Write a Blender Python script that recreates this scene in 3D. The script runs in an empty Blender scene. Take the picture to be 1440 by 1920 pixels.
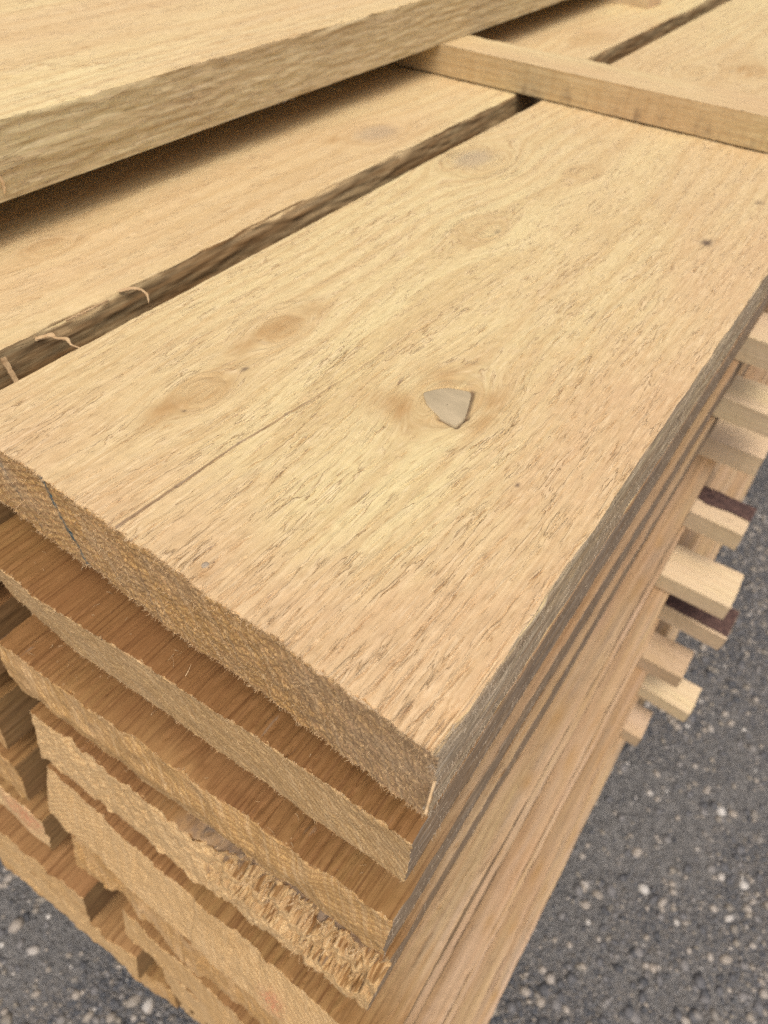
import bpy, math, random
import numpy as np
from mathutils import Matrix, Vector

S = bpy.context.scene
COL = S.collection
H = 0.90                      # height of the top plank's upper face above the ground (m)

# ------------------------------------------------------------------ camera
cam = bpy.data.cameras.new("camera")
cam_o = bpy.data.objects.new("camera", cam)
COL.objects.link(cam_o)
S.camera = cam_o
right = Vector((0.8132268, 0.5807935, 0.0366210))
down = Vector((0.4473664, -0.5836752, -0.6776330))
fwd = Vector((-0.3721901, 0.5674523, -0.7344878))
rot = Matrix((right, -down, -fwd)).transposed()
cam_o.matrix_world = Matrix.Translation((0.0327076, -0.0791721, 0.1904956 + H)) @ rot.to_4x4()
cam.sensor_fit = 'HORIZONTAL'
cam.sensor_width = 36.0
cam.lens = 1270.273 / 1440 * 36.0
cam.clip_start = 0.01
cam.clip_end = 400
cam.dof.use_dof = True
cam.dof.focus_distance = 0.27
cam.dof.aperture_fstop = 14.0

# ------------------------------------------------------------------ world, sun
SUN_EL, SUN_AZ = math.radians(66), math.radians(140)      # azimuth measured from +Y towards +X
w = bpy.data.worlds.new("World")
S.world = w
w.use_nodes = True
wn = w.node_tree
bg = wn.nodes['Background']
sky = wn.nodes.new('ShaderNodeTexSky')
sky.sky_type = 'NISHITA'
sky.sun_disc = False
sky.sun_elevation = SUN_EL
sky.sun_rotation = SUN_AZ
sky.air_density = 0.45
sky.dust_density = 8.0
sky.ozone_density = 0.3
wn.links.new(sky.outputs[0], bg.inputs['Color'])
bg.inputs['Strength'].default_value = 0.14
sun = bpy.data.lights.new("sun", 'SUN')
sun.energy = 1.1
sun.angle = math.radians(70)
sun.color = (1.0, 0.93, 0.80)
sun_o = bpy.data.objects.new("sun", sun)
COL.objects.link(sun_o)
sd = Vector((math.sin(SUN_AZ) * math.cos(SUN_EL), math.cos(SUN_AZ) * math.cos(SUN_EL), math.sin(SUN_EL)))
sun_o.rotation_euler = sd.to_track_quat('Z', 'Y').to_euler()
sun_o.location = (0, 0, 4)
S.view_settings.view_transform = 'Standard'
S.view_settings.look = 'None'
S.view_settings.exposure = 0.08
S.view_settings.gamma = 1.0
S.cycles.use_adaptive_sampling = False
S.cycles.sample_clamp_indirect = 3.0
S.cycles.use_denoising = False      # keeps the fine grain of the wood
S.render.resolution_x = 768
S.render.resolution_y = 1024

# ------------------------------------------------------------------ numpy helpers
_tab = np.random.RandomState(5).rand(512, 512)


def vn(x, y, seed=0):
    """smooth value noise, -1..1"""
    x = np.asarray(x, float) + seed * 17.31
    y = np.asarray(y, float) + seed * 7.77
    xi = np.floor(x).astype(int); yi = np.floor(y).astype(int)
    fx = x - xi; fy = y - yi
    fx = fx * fx * (3 - 2 * fx); fy = fy * fy * (3 - 2 * fy)
    a = _tab[xi & 511, yi & 511]; b = _tab[(xi + 1) & 511, yi & 511]
    c = _tab[xi & 511, (yi + 1) & 511]; d = _tab[(xi + 1) & 511, (yi + 1) & 511]
    return 2 * ((a * (1 - fx) + b * fx) * (1 - fy) + (c * (1 - fx) + d * fx) * fy) - 1


def fbm(x, y, seed=0, oct=4):
    o = 0; a = 1; t = 0
    for i in range(oct):
        o = o + a * vn(x * 2 ** i, y * 2 ** i, seed + i * 3); t += a; a *= .5
    return o / t


def mesh_from(name, patches, attrs=(), smooth=True):
    """patches: list of (verts[n,m,3], dict of attr arrays[n,m]) grids, quads facing as given"""
    V = []; F = []; A = {k: [] for k in attrs}; off = 0
    for P, at, flip in patches:
        n, m, _ = P.shape
        V.append(P.reshape(-1, 3))
        idx = np.arange(n * m).reshape(n, m) + off
        q = np.stack([idx[:-1, :-1], idx[1:, :-1], idx[1:, 1:], idx[:-1, 1:]], -1).reshape(-1, 4)
        if flip: q = q[:, ::-1]
        F.append(q); off += n * m
        for k in attrs:
            v = at.get(k)
            A[k].append(np.zeros(n * m) if v is None else np.broadcast_to(v, (n, m)).reshape(-1))
    V = np.concatenate(V); F = np.concatenate(F)
    me = bpy.data.meshes.new(name)
    me.vertices.add(len(V)); me.vertices.foreach_set('co', V.astype(np.float32).ravel())
    me.loops.add(F.size); me.loops.foreach_set('vertex_index', F.astype(np.int32).ravel())
    me.polygons.add(len(F)); me.polygons.foreach_set('loop_start', np.arange(0, F.size, 4, dtype=np.int32))
    me.polygons.foreach_set('use_smooth', np.full(len(F), smooth))
    for k in attrs:
        a = me.attributes.new(k, 'FLOAT', 'POINT')
        a.data.foreach_set('value', np.concatenate(A[k]).astype(np.float32))
    me.update(); me.validate()
    return me


def tri_mesh(name, V, F, smooth=False):
    me = bpy.data.meshes.new(name)
    k = F.shape[1]
    me.vertices.add(len(V)); me.vertices.foreach_set('co', V.astype(np.float32).ravel())
    me.loops.add(F.size); me.loops.foreach_set('vertex_index', F.astype(np.int32).ravel())
    me.polygons.add(len(F)); me.polygons.foreach_set('loop_start', np.arange(0, F.size, k, dtype=np.int32))
    me.polygons.foreach_set('use_smooth', np.full(len(F), smooth))
    me.update(); me.validate()
    return me


def link(name, me, mat, parent=None):
    o = bpy.data.objects.new(name, me)
    COL.objects.link(o)
    if mat is not None:
        me.materials.append(mat)
    if parent is not None:
        o.parent = parent
    return o


def tag(o, label=None, cat=None, group=None, kind=None):
    for k, v in (('label', label), ('category', cat), ('group', group), ('kind', kind)):
        if v: o[k] = v
    return o


# ------------------------------------------------------------------ node helper
class N:
    def __init__(s, name):
        s.m = bpy.data.materials.new(name); s.m.use_nodes = True
        s.t = s.m.node_tree; s.b = s.t.nodes['Principled BSDF']

    def new(s, typ, **kw):
        n = s.t.nodes.new(typ)
        for k, v in kw.items(): setattr(n, k, v)
        return n

    def put(s, sock, v):
        if isinstance(v, bpy.types.NodeSocket): s.t.links.new(v, sock)
        elif v is not None:
            if sock.type == 'RGBA' and len(v) == 3: v = (*v, 1)
            sock.default_value = v

    def math(s, op, a, b=None, c=None, clamp=False):
        n = s.new('ShaderNodeMath', operation=op, use_clamp=clamp)
        for i, v in enumerate((a, b, c)):
            if v is not None: s.put(n.inputs[i], v)
        return n.outputs[0]

    def noise(s, vec, scale, detail=3, rough=.55, dist=0):
        n = s.new('ShaderNodeTexNoise')
        s.put(n.inputs['Vector'], vec)
        n.inputs['Scale'].default_value = scale; n.inputs['Detail'].default_value = detail
        n.inputs['Roughness'].default_value = rough; n.inputs['Distortion'].default_value = dist
        return n.outputs['Fac']

    def comb(s, x, y, z):
        n = s.new('ShaderNodeCombineXYZ')
        for i, v in enumerate((x, y, z)): s.put(n.inputs[i], v)
        return n.outputs[0]

    def mapr(s, v, a, b, c=0.0, d=1.0, smooth=False):
        n = s.new('ShaderNodeMapRange'); n.clamp = True
        if smooth: n.interpolation_type = 'SMOOTHSTEP'
        s.put(n.inputs[0], v)
        for i, q in enumerate((a, b, c, d)): n.inputs[1 + i].default_value = q
        return n.outputs[0]

    def mix(s, f, a, b, blend='MIX'):
        n = s.new('ShaderNodeMix', data_type='RGBA', blend_type=blend)
        s.put(n.inputs[0], f); s.put(n.inputs[6], a); s.put(n.inputs[7], b)
        return n.outputs[2]

    def attr(s, name, typ='GEOMETRY'):
        n = s.new('ShaderNodeAttribute'); n.attribute_type = typ; n.attribute_name = name
        return n.outputs['Fac']


def wood_material(name, light=(.62, .525, .28), dark=(.46, .315, .145), pink=(.545, .375, .215), grey=(.34, .27, .185), fine=1.0):
    n = N(name)
    tc = n.new('ShaderNodeTexCoord').outputs['Object']
    sp = n.new('ShaderNodeSeparateXYZ'); n.put(sp.inputs[0], tc)
    x, y, z = sp.outputs
    seed = n.attr('seed', 'OBJECT'); px = n.attr('pith_x', 'OBJECT'); pz = n.attr('pith_z', 'OBJECT')
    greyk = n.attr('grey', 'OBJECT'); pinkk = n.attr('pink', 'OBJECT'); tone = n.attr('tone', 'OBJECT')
    warp = n.attr('warp')
    xs = n.math('ADD', x, warp)
    low = n.noise(n.comb(n.math('ADD', n.math('MULTIPLY', xs, 9.0), seed), n.math('MULTIPLY', y, 2.2), n.math('MULTIPLY', z, 9.0)), 1.0, 3)
    dx = n.math('SUBTRACT', xs, px); dz = n.math('SUBTRACT', z, pz)
    r = n.math('SQRT', n.math('ADD', n.math('MULTIPLY', dx, dx), n.math('MULTIPLY', dz, dz)))
    r = n.math('ADD', r, n.math('MULTIPLY', low, .016))
    ring = n.math('FRACT', n.math('MULTIPLY', r, 215.0))
    late = n.math('MULTIPLY', n.mapr(ring, .35, .88, smooth=True), n.mapr(ring, .88, 1.0, 1.0, 0.0))
    geo = n.new('ShaderNodeTexCoord').outputs['Normal']
    sn = n.new('ShaderNodeSeparateXYZ'); n.put(sn.inputs[0], geo)
    isend = n.mapr(n.math('MULTIPLY', sn.outputs[1], -1.0), .55, .8)
    isside = n.mapr(n.math('ABSOLUTE', sn.outputs[0]), .6, .85)
    istop = n.mapr(n.math('ABSOLUTE', sn.outputs[2]), .5, .8)
    # fibres
    fv = n.comb(n.math('MULTIPLY', xs, 900.0), n.math('MULTIPLY', y, 55.0), n.math('MULTIPLY', z, 900.0))
    fib = n.noise(fv, 1.0, 3, .6)
    fv2 = n.comb(n.math('MULTIPLY', xs, 160.0), n.math('MULTIPLY', y, 9.0), n.math('MULTIPLY', z, 160.0))
    fib2 = n.noise(fv2, 1.0, 3, .55)
    blot = n.noise(n.comb(n.math('ADD', n.math('MULTIPLY', x, 26.0), seed), n.math('MULTIPLY', y, 9.0), n.math('MULTIPLY', z, 26.0)), 1.0, 4, .6)
    # a torn, mottled surface (felted grain)
    mot = n.noise(n.comb(n.math('MULTIPLY', xs, 420.0), n.math('MULTIPLY', y, 190.0), n.math('MULTIPLY', z, 420.0)), 1.0, 4, .65)
    c = n.mix(n.mapr(low, .38, .62), light, n.mix(.5, light, pink))
    c = n.mix(n.math('MULTIPLY', late, .42), c, dark)
    c = n.mix(n.mapr(blot, .45, .72, 0, .28), c, dark)
    pk = n.math('MULTIPLY', pinkk, n.mapr(n.math('ADD', n.attr('pinkmask'), n.math('MULTIPLY', n.math('SUBTRACT', blot, .5), .9)), .25, .85))
    c = n.mix(pk, c, pink)
    c = n.mix(n.mapr(fib2, .30, .70, .0, .32), c, n.mix(.6, c, dark))
    c = n.mix(n.mapr(fib, .52, .75, 0, .30), c, (.82, .67, .42))
    c = n.mix(n.mapr(fib, .44, .28, 0, .30), c, dark)
    c = n.mix(n.mapr(mot, .55, .75, 0, .25), c, (.80, .62, .40))
    # torn grain: wavy, broken fibril edges with one side standing proud
    rk = n.attr('rough', 'OBJECT')
    n1 = n.noise(n.comb(n.math('MULTIPLY', xs, 250.0), n.math('MULTIPLY', y, 24.0), n.math('MULTIPLY', z, 250.0)), 1.0, 3, .55, .3)
    n2 = n.noise(n.comb(n.math('MULTIPLY', xs, 70.0), n.math('MULTIPLY', y, 26.0), n.math('MULTIPLY', z, 70.0)), 1.0, 3, .6)
    brk = n.math('MULTIPLY', n.mapr(n2, .44, .58), n.math('MULTIPLY', n.math('MULTIPLY', rk, n.mapr(n.attr('knot'), .12, .4, 1, 0)), n.math('SUBTRACT', 1.0, isend)))
    edge_ = n.mapr(n.math('ABSOLUTE', n.math('SUBTRACT', n1, .5)), .004, .026, 1, 0)
    proud = n.mapr(n1, .492, .508)
    flk = n.mapr(n.math('SUBTRACT', n1, .5), .0, .07, 1, 0)
    c = n.mix(n.math('MULTIPLY', brk, n.math('MULTIPLY', n.math('MULTIPLY', proud, flk), .30)), c, (.88, .74, .50))
    c = n.mix(n.math('MULTIPLY', brk, n.math('MULTIPLY', edge_, .50)), c, (.30, .175, .07))
    # grit: finer nicks and raised fibres, their relief shading painted into the colour
    n3 = n.noise(n.comb(n.math('MULTIPLY', xs, 950.0), n.math('MULTIPLY', y, 100.0), n.math('MULTIPLY', z, 950.0)), 1.0, 3, .6)
    gk = n.math('MULTIPLY', rk, n.math('SUBTRACT', 1.0, isend))
    c = n.mix(n.math('MULTIPLY', gk, n.mapr(n3, .44, .32, 0, .42)), c, (.32, .20, .085))
    c = n.mix(n.math('MULTIPLY', gk, n.mapr(n3, .58, .72, 0, .22)), c, (.90, .78, .54))
    # fine saw lines along the boards that still lie in the stack
    sl = n.noise(n.comb(n.math('MULTIPLY', xs, 420.0), n.math('MULTIPLY', y, 7.0), 0.0), 1.0, 4, .7)
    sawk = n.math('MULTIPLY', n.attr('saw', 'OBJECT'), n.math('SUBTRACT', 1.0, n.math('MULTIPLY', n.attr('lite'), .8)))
    c = n.mix(n.math('MULTIPLY', sawk, n.mapr(sl, .50, .38, 0, .62)), c, (.20, .10, .035))
    c = n.mix(n.math('MULTIPLY', sawk, n.mapr(sl, .58, .68, 0, .35)), c, (.80, .60, .38))
    # end grain is denser and browner
    gr = n.noise(n.comb(n.math('MULTIPLY', x, 1500.0), n.math('MULTIPLY', y, 900.0), n.math('MULTIPLY', z, 1150.0)), 1.0, 3, .6)
    sm_ = n.noise(n.comb(n.math('MULTIPLY', n.math('ADD', x, n.math('MULTIPLY', z, .25)), 420.0), n.math('MULTIPLY', y, 60.0), n.math('MULTIPLY', z, 22.0)), 1.0, 3, .6)
    r2 = n.math('SQRT', n.math('ADD', n.math('MULTIPLY', dx, dx), n.math('MULTIPLY', dz, dz)))
    r2 = n.math('ADD', r2, n.math('MULTIPLY', low, .004))
    ring2 = n.math('FRACT', n.math('MULTIPLY', r2, 270.0))
    late2 = n.math('MULTIPLY', n.mapr(ring2, .35, .85, smooth=True), n.mapr(ring2, .9, 1.0, 1.0, 0.0))
    endc = n.mix(n.mapr(gr, .34, .62), (.26, .125, .03), (.68, .42, .15))
    endc = n.mix(n.math('MULTIPLY', late2, .75), endc, (.30, .155, .05))
    endc = n.mix(n.mapr(sm_, .50, .66, 0, .55), endc, (.74, .54, .30))
    endc = n.mix(n.mapr(blot, .48, .72, 0, .4), endc, (.60, .44, .27))
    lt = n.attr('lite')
    shade_tone = n.comb(tone, n.math('MULTIPLY', tone, n.mapr(tone, .4, 1.0, .70, 1.0)), n.math('MULTIPLY', tone, n.mapr(tone, .4, 1.0, .44, 1.0)))  # low tone paints the brown shade between layers into the lower planks
    c = n.mix(1.0, c, n.mix(lt, shade_tone, (.88, .80, .74)), 'MULTIPLY')
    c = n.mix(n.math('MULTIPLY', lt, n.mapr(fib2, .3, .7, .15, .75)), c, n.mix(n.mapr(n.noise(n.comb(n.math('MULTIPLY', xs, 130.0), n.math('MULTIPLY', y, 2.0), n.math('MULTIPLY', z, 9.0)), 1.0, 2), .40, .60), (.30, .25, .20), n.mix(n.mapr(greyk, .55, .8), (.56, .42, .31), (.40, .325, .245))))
    c = n.mix(n.math('MULTIPLY', isend, n.attr('endk', 'OBJECT')), c, endc)
    c = n.mix(n.math('MULTIPLY', isend, n.attr('endpale', 'OBJECT')), c, n.mix(n.mapr(gr, .32, .6), (.56, .375, .16), (.82, .63, .36)))
    c = n.mix(n.math('MULTIPLY', n.math('MULTIPLY', isend, late2), .42), c, (.40, .22, .09))
    # weathered narrow edges
    gm = n.math('MULTIPLY', isside, greyk)
    gmn = n.math('MULTIPLY', gm, n.mapr(n.math('ADD', n.math('MULTIPLY', fib2, .7), n.math('MULTIPLY', blot, .5)), .40, .72, .45, 1.0))
    gc = n.mix(n.mapr(fib, .35, .68), n.mix(.30, grey, (.08, .055, .035)), (.52, .45, .35))
    gc = n.mix(n.mapr(fib2, .40, .64, 0, .65), gc, (.34, .22, .11))
    gc = n.mix(1.0, gc, n.mix(n.attr('warmside', 'OBJECT'), (.82, .84, .88), (.80, .66, .46)), 'MULTIPLY')
    c = n.mix(gmn, c, gc)
    c = n.mix(n.math('MULTIPLY', n.attr('pale', 'OBJECT'), n.mapr(blot, .3, .7, .35, .8)), c, (.70, .565, .42))
    # marks held by the mesh
    c = n.mix(n.mapr(n.math('MULTIPLY', n.attr('knot'), n.math('ADD', .6, n.math('MULTIPLY', fib2, .9))), .05, 1.0, 0, .9), c, (.385, .235, .095))
    c = n.mix(n.math('MULTIPLY', n.attr('tear'), .55, clamp=True), c, (.25, .13, .05))  # torn-fibre colour, darkened to stand for occlusion in the grooves
    c = n.mix(n.math('MULTIPLY', n.attr('dark'), .9), c, (.07, .045, .04))
    c = n.mix(n.math('MULTIPLY', n.attr('paint'), n.mapr(mot, .30, .45, .35, 1.0)), c, (.07, .125, .135))
    c = n.mix(n.math('MULTIPLY', n.attr('red'), n.mapr(mot, .40, .6, 0, .8)), c, (.62, .16, .09))
    c = n.mix(n.math('MULTIPLY', n.attr('bluish'), .6), c, (.30, .28, .24))
    n.put(n.b.inputs['Base Color'], c)
    n.b.inputs['Roughness'].default_value = .78
    n.b.inputs['Specular IOR Level'].default_value = .25
    hgt = n.math('ADD', n.math('MULTIPLY', fib, .6), n.math('MULTIPLY', fib2, .5))
    hgt = n.math('MULTIPLY', hgt, n.math('SUBTRACT', 1.0, n.math('MULTIPLY', isend, .8)))
    hgt = n.math('ADD', hgt, n.math('MULTIPLY', n.math('MULTIPLY', gr, isend), 1.3))
    hgt = n.math('ADD', hgt, n.math('MULTIPLY', n.math('MULTIPLY', brk, proud), 1.1))
    hgt = n.math('ADD', hgt, n.math('MULTIPLY', mot, n.math('SUBTRACT', .45, n.math('MULTIPLY', isend, .35))))
    bp = n.new('ShaderNodeBump'); bp.inputs['Strength'].default_value = 1.0
    bp.inputs['Distance'].default_value = .00032 * fine
    n.put(bp.inputs['Height'], hgt)
    n.put(n.b.inputs['Normal'], bp.outputs[0])
    return n.m


def plain_material(name, col, col2, scale=300., rough=.8, stretch=(1, 1, 1), bump=.0004):
    n = N(name)
    tc = n.new('ShaderNodeTexCoord').outputs['Object']
    sp = n.new('ShaderNodeSeparateXYZ'); n.put(sp.inputs[0], tc)
    v = n.comb(*[n.math('MULTIPLY', sp.outputs[i], stretch[i] * scale) for i in range(3)])
    f = n.noise(v, 1.0, 4, .6)
    n.put(n.b.inputs['Base Color'], n.mix(n.mapr(f, .32, .68), col, col2))
    n.b.inputs['Roughness'].default_value = rough
    bp = n.new('ShaderNodeBump'); bp.inputs['Distance'].default_value = bump
    n.put(bp.inputs['Height'], f); n.put(n.b.inputs['Normal'], bp.outputs[0])
    return n.m


WOOD = wood_material('rough_sawn_softwood')
FIBRE = plain_material('wood_fibre', (.74, .56, .33), (.50, .33, .16), 120.)
FIBRE_GREY = plain_material('weathered_fibre', (.58, .50, .38), (.36, .29, .20), 120.)
BARK = plain_material('bark', (.045, .025, .024), (.13, .075, .06), 160., .9, bump=.002)

ATTRS = ('lite', 'warp', 'knot', 'tear', 'dark', 'paint', 'red', 'pinkmask', 'bluish')


# ------------------------------------------------------------------ planks
def stations(y0, y1, d0, grow, knee):
    """dense near y0, coarser further back"""
    out = [y0]; y = y0
    while y < y1:
        y += d0 * (1 + max(0, y - y0 - knee) * grow)
        out.append(y)
    out[-1] = y1
    return np.array(out)


def stamp(Hm, T, xs, ys, cx, cy, L, W, ang, depth, lip, tear=1.0, bend=0.0):
    """one torn-grain check: a groove with a lifted lip on its left side"""
    rx = abs(L * math.sin(ang)) + 5 * W; ry = L
    i0, i1 = np.searchsorted(xs, (cx - rx, cx + rx)); j0, j1 = np.searchsorted(ys, (cy - ry, cy + ry))
    if i1 - i0 < 2 or j1 - j0 < 2: return
    X = xs[i0:i1, None] - cx; Y = ys[None, j0:j1] - cy
    ca, sa = math.cos(ang), math.sin(ang)
    u = Y * ca + X * sa; v = X * ca - Y * sa
    v = v + bend * (u / L) ** 2 * L
    t = np.clip(1 - (u / L) ** 2, 0, 1)
    v = v + .35 * W * np.sin(u / L * 7 + cx * 9e3) * 1.5
    g = np.exp(-(v / (W * (.35 + .65 * t))) ** 2) * t
    side = v + 1.9 * W
    l = np.exp(-(side / (2.6 * W)) ** 2) * t * (v < -.3 * W)
    Hm[i0:i1, j0:j1] += -depth * g + lip * l
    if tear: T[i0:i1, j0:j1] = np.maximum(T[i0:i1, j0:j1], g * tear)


def plank(label, x0, x1, y0, y1, ztop, th=.05, yaw_end=0.0, dx=.003, dy=.002, dz=.0015, grow=6., knee=.06, dzoff=0,
          seed=1, pith=(0, -.12), grey=.6, pink=.6, tone=1.0, tears=0, tear_len=.006, tear_w=.0005, tear_d=.0008, ang=0.1,
          knots=(), end_rough=.0006, end_fn=None, edge=.0008, extra=None, fuzz_n=0, side_rough=.0005, group=None, wane=None,
          dens_bias=(lambda x, y: 0.1), endk=.85, endpale=0.0, saw=0.0, lite=0.0, slant=0.0, rough=.35, warmside=0.0, pale=0.0, left_fine=None, pinkfn=None, cat='plank', name='wooden_plank', tear_ymax=None, crook=0.0, side_fuzz=0):
    rng = np.random.RandomState(seed); rnd = random.Random(seed)
    nx = max(6, int(round((x1 - x0) / dx)) + 1); nz = max(5, int(round(th / dz)) + 1)
    xs = np.linspace(x0, x1, nx); zs = np.linspace(ztop, ztop - th, nz)
    ys = stations(y0, y1, dy, grow, knee); ny = len(ys)
    X, Y = np.meshgrid(xs, ys, indexing='ij')
    at = {k: np.zeros((nx, ny)) for k in ATTRS}
    for kn in knots:
        kx, ky, kr, halo = kn[:4]
        ex, ey = X - kx, (Y - ky) / 1.7
        rr = np.maximum(ex ** 2 + ey ** 2, (kr * .55) ** 2)
        at['warp'] += -ex * kr ** 2 / rr * np.exp(-((Y - ky) / (kr * 9)) ** 2)
        q = np.sqrt(ex ** 2 + ey ** 2) / kr
        q = q + .35 * fbm(X * 90, Y * 50, seed + 9)
        at['knot'] = np.maximum(at['knot'], halo * np.exp(-(np.maximum(q - .4, 0) / .75) ** 2) * (.8 + .05 * np.cos(q * 11) + .6 * fbm(X * 170, Y * 60, seed + 14)))
    at['warp'] += .0035 * fbm(X * 8, Y * 3.0, seed + 3, 3)
    # upper face relief
    Hm = .0006 * fbm(X * 30, Y * 8, seed, 3) + .00022 * fbm((X + at['warp']) * 700, Y * 60, seed + 1, 2)
    Hm += .00022 * vn(X * 300, Y * 260, seed + 4)
    for kn in knots:
        kx, ky, kr, halo = kn[:4]
        q = ((X - kx) ** 2 + ((Y - ky) / 1.4) ** 2) / kr ** 2
        Hm += .0007 * np.exp(-q * .6) - .0004 * np.exp(-((np.sqrt(q) - .95) / .12) ** 2)
    T = at['tear']
    if tears:
        ymax = tear_ymax or y1
        chain_gap = .0062
        for _ in range(tears):
            cx = rng.uniform(x0, x1)
            cx = round(cx / chain_gap) * chain_gap + rng.normal(0, .0007)
            cy = y0 + (ymax - y0) * rng.rand() ** 1.5
            wv = float(np.interp(cx, xs, at['warp'][:, min(ny - 1, np.searchsorted(ys, cy))]))
            cx -= wv * 1.0
            clump = vn(cx * 28, cy * 14, seed + 40)
            if clump + dens_bias(cx, cy) < rng.uniform(-.8, .6): continue
            if any(((cx - k[0]) ** 2 + ((cy - k[1]) / 1.6) ** 2) < (k[2] * 1.3) ** 2 for k in knots): continue
            j = min(ny - 2, np.searchsorted(ys, cy)); i = min(nx - 2, max(1, np.searchsorted(xs, cx)))
            slope = -(at['warp'][i, j + 1] - at['warp'][i, j]) / (ys[j + 1] - ys[j] + 1e-9)
            f = rng.gamma(3, .33)
            stamp(Hm, T, xs, ys, cx, cy, tear_len * (.4 + f), tear_w * rng.uniform(.6, 1.5), math.atan(slope) + ang + rng.normal(0, .07),
                  tear_d * rng.uniform(.4, 1.4), tear_d * rng.uniform(.1, .9), rng.uniform(.2, 1.0), rng.uniform(-.15, .15))
    if lite: at['lite'] = lite * np.exp(-((x1 - X) / .03) ** 2) * np.clip((Y - y0 - .01) / .06, 0, 1)  # exposed edge strip: painted shade lifted, weathered streaks added
    if extra: extra(Hm, at, xs, ys, X, Y)
    if pinkfn: at['pinkmask'] = pinkfn(X, Y)
    else: at['pinkmask'] = np.clip(.5 + .6 * fbm(X * 14, Y * 5, seed + 20), 0, 1)
    # end and side relief
    xw = xs - xs[-1]
    Xe, Ze = np.meshgrid(xs, zs, indexing='ij')
    E = yaw_end * (Xe - x1) / (x0 - x1) + .0008 * vn(Xe * 40, Ze * 40, seed + 5) + end_rough * fbm(Xe * 900, Ze * 700, seed + 6, 3) \
        + end_rough * 1.3 * fbm(Xe * 160, Ze * 120, seed + 8, 2)
    E = E - slant * np.clip((ztop - Ze) / th, 0, 1)
    if end_fn is not None: E = E + end_fn(Xe, Ze - ztop)
    Zs, Ys = np.meshgrid(zs, ys, indexing='ij')
    Sd = side_rough * fbm(Ys * 60, Zs * 700, seed + 10, 3) + side_rough * 1.2 * fbm(Ys * 9, Zs * 60, seed + 11, 3)
    if crook: Sd = Sd + 0
    # nicks on the upper long edge and on the end edge
    nk = edge * np.clip(.35 + 1.2 * fbm(ys * 70, ys * 0 + 3, seed + 12, 4), 0, 3)
    if wane is not None: nk = nk + wane(ys)
    nke = edge * np.clip(.3 + 1.5 * fbm(xs * 400, xs * 0 + 3, seed + 13, 3), 0, 3)
    bow = lambda yy: crook * ((yy - y0) / (y1 - y0)) ** 2

    def yfade(yb): return np.exp(-((yb - y0) / .02) ** 2) if end_fn is not None or abs(yaw_end) > .001 else np.exp(-((yb - y0) / .006) ** 2)

    def fin(x, y, z): return np.stack([x + bow(y), y, z], -1)
    # top
    dE = (x1 - X)
    nw = np.maximum(.0012, nk * 1.5)[None, :]
    er = np.exp(-dE / nw) * nk[None, :]
    ee = np.exp(-(Y - y0) / .0012) * nke[:, None]
    top = fin(X - er * .8 + np.where(X == x1, Sd[0][None, :], 0), Y + E[:, :1] * yfade(Y) + ee, ztop + Hm - er - ee)
    # right side
    er2 = np.exp(-(ztop - Zs) / nw) * nk[None, :]
    ee2 = np.exp(-(Ys - y0) / .0012) * nke[-1]
    sz = Zs - er2 + np.where(Zs == zs[0], Hm[-1][None, :] - ee2, 0)
    side = fin(x1 + Sd - er2 * .8, Ys + E[-1][:, None] * yfade(Ys) + np.where(Zs == zs[0], ee2, 0), sz)
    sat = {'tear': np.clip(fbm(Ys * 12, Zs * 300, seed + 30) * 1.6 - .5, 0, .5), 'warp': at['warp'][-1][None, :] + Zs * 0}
    # end cap
    ce = np.exp(-(x1 - Xe) / nw[0, 0]) * nk[0]
    ce2 = np.exp(-(ztop - Ze) / .0012) * nke[:, None]
    cz = np.exp(-(ztop - Ze) / nw[0, 0]) * nk[0]
    capx = Xe - np.where(Ze == zs[0], ce * .8, 0) - np.where(Xe == x1, cz * .8, 0) * (Ze != zs[0]) + np.where(Xe == x1, Sd[:, 0][None, :], 0)
    capz = Ze - np.where(Ze == zs[0], ce, 0) - np.where((Xe == x1) & (Ze != zs[0]), cz, 0) - np.where(Ze == zs[0], ce2, 0) + np.where(Ze == zs[0], Hm[:, :1], 0)
    cap = fin(capx, y0 + E + np.where(Ze == zs[0], nke[:, None], 0), capz)
    cat_ = {'warp': np.repeat(at['warp'][:, :1], nz, 1), 'pinkmask': np.repeat(at['pinkmask'][:, :1], nz, 1)}
    if extra and hasattr(extra, 'cap'): extra.cap(cat_, Xe, Ze - ztop)
    # underside, left side, back
    yb = np.concatenate([[y0, y0 + .005, y0 + .01, y0 + .015, y0 + .02, y0 + .03, y0 + .045], np.linspace(y0 + .2, y1, 8)])
    Xb, Yb = np.meshgrid(xs, yb, indexing='ij')
    bot = fin(Xb, Yb + E[:, -1:] * yfade(Yb), np.full_like(Xb, ztop - th))
    Zl, Yl = np.meshgrid(zs, yb, indexing='ij')
    lat = {}
    if left_fine is not None:
        Zl, Yl = np.meshgrid(zs, ys, indexing='ij')
        lat = {k: np.zeros_like(Zl) for k in ATTRS}
        left_fine(lat, Yl, Zl - ztop)
    left = fin(np.full_like(Zl, x0) + (.0005 * fbm(Yl * 300, Zl * 60, seed + 15, 3) if left_fine is not None else 0), Yl + E[0][:, None] * yfade(Yl), Zl)
    bx = np.linspace(x0, x1, 3); Xk, Zk = np.meshgrid(bx, np.array([ztop, ztop - th]), indexing='ij')
    back = fin(Xk, np.full_like(Xk, y1), Zk)
    me = mesh_from(name, [(top, at, False), (side, sat, False), (cap, cat_, False), (bot, {}, True), (left, lat, True), (back, {}, True)], ATTRS)
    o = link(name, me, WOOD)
    o.location = (0, 0, H)
    tag(o, label, cat, group)
    o['seed'] = float(seed * 3.7); o['pith_x'] = float((x0 + x1) / 2 + pith[0]); o['pith_z'] = float(ztop + pith[1])
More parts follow.
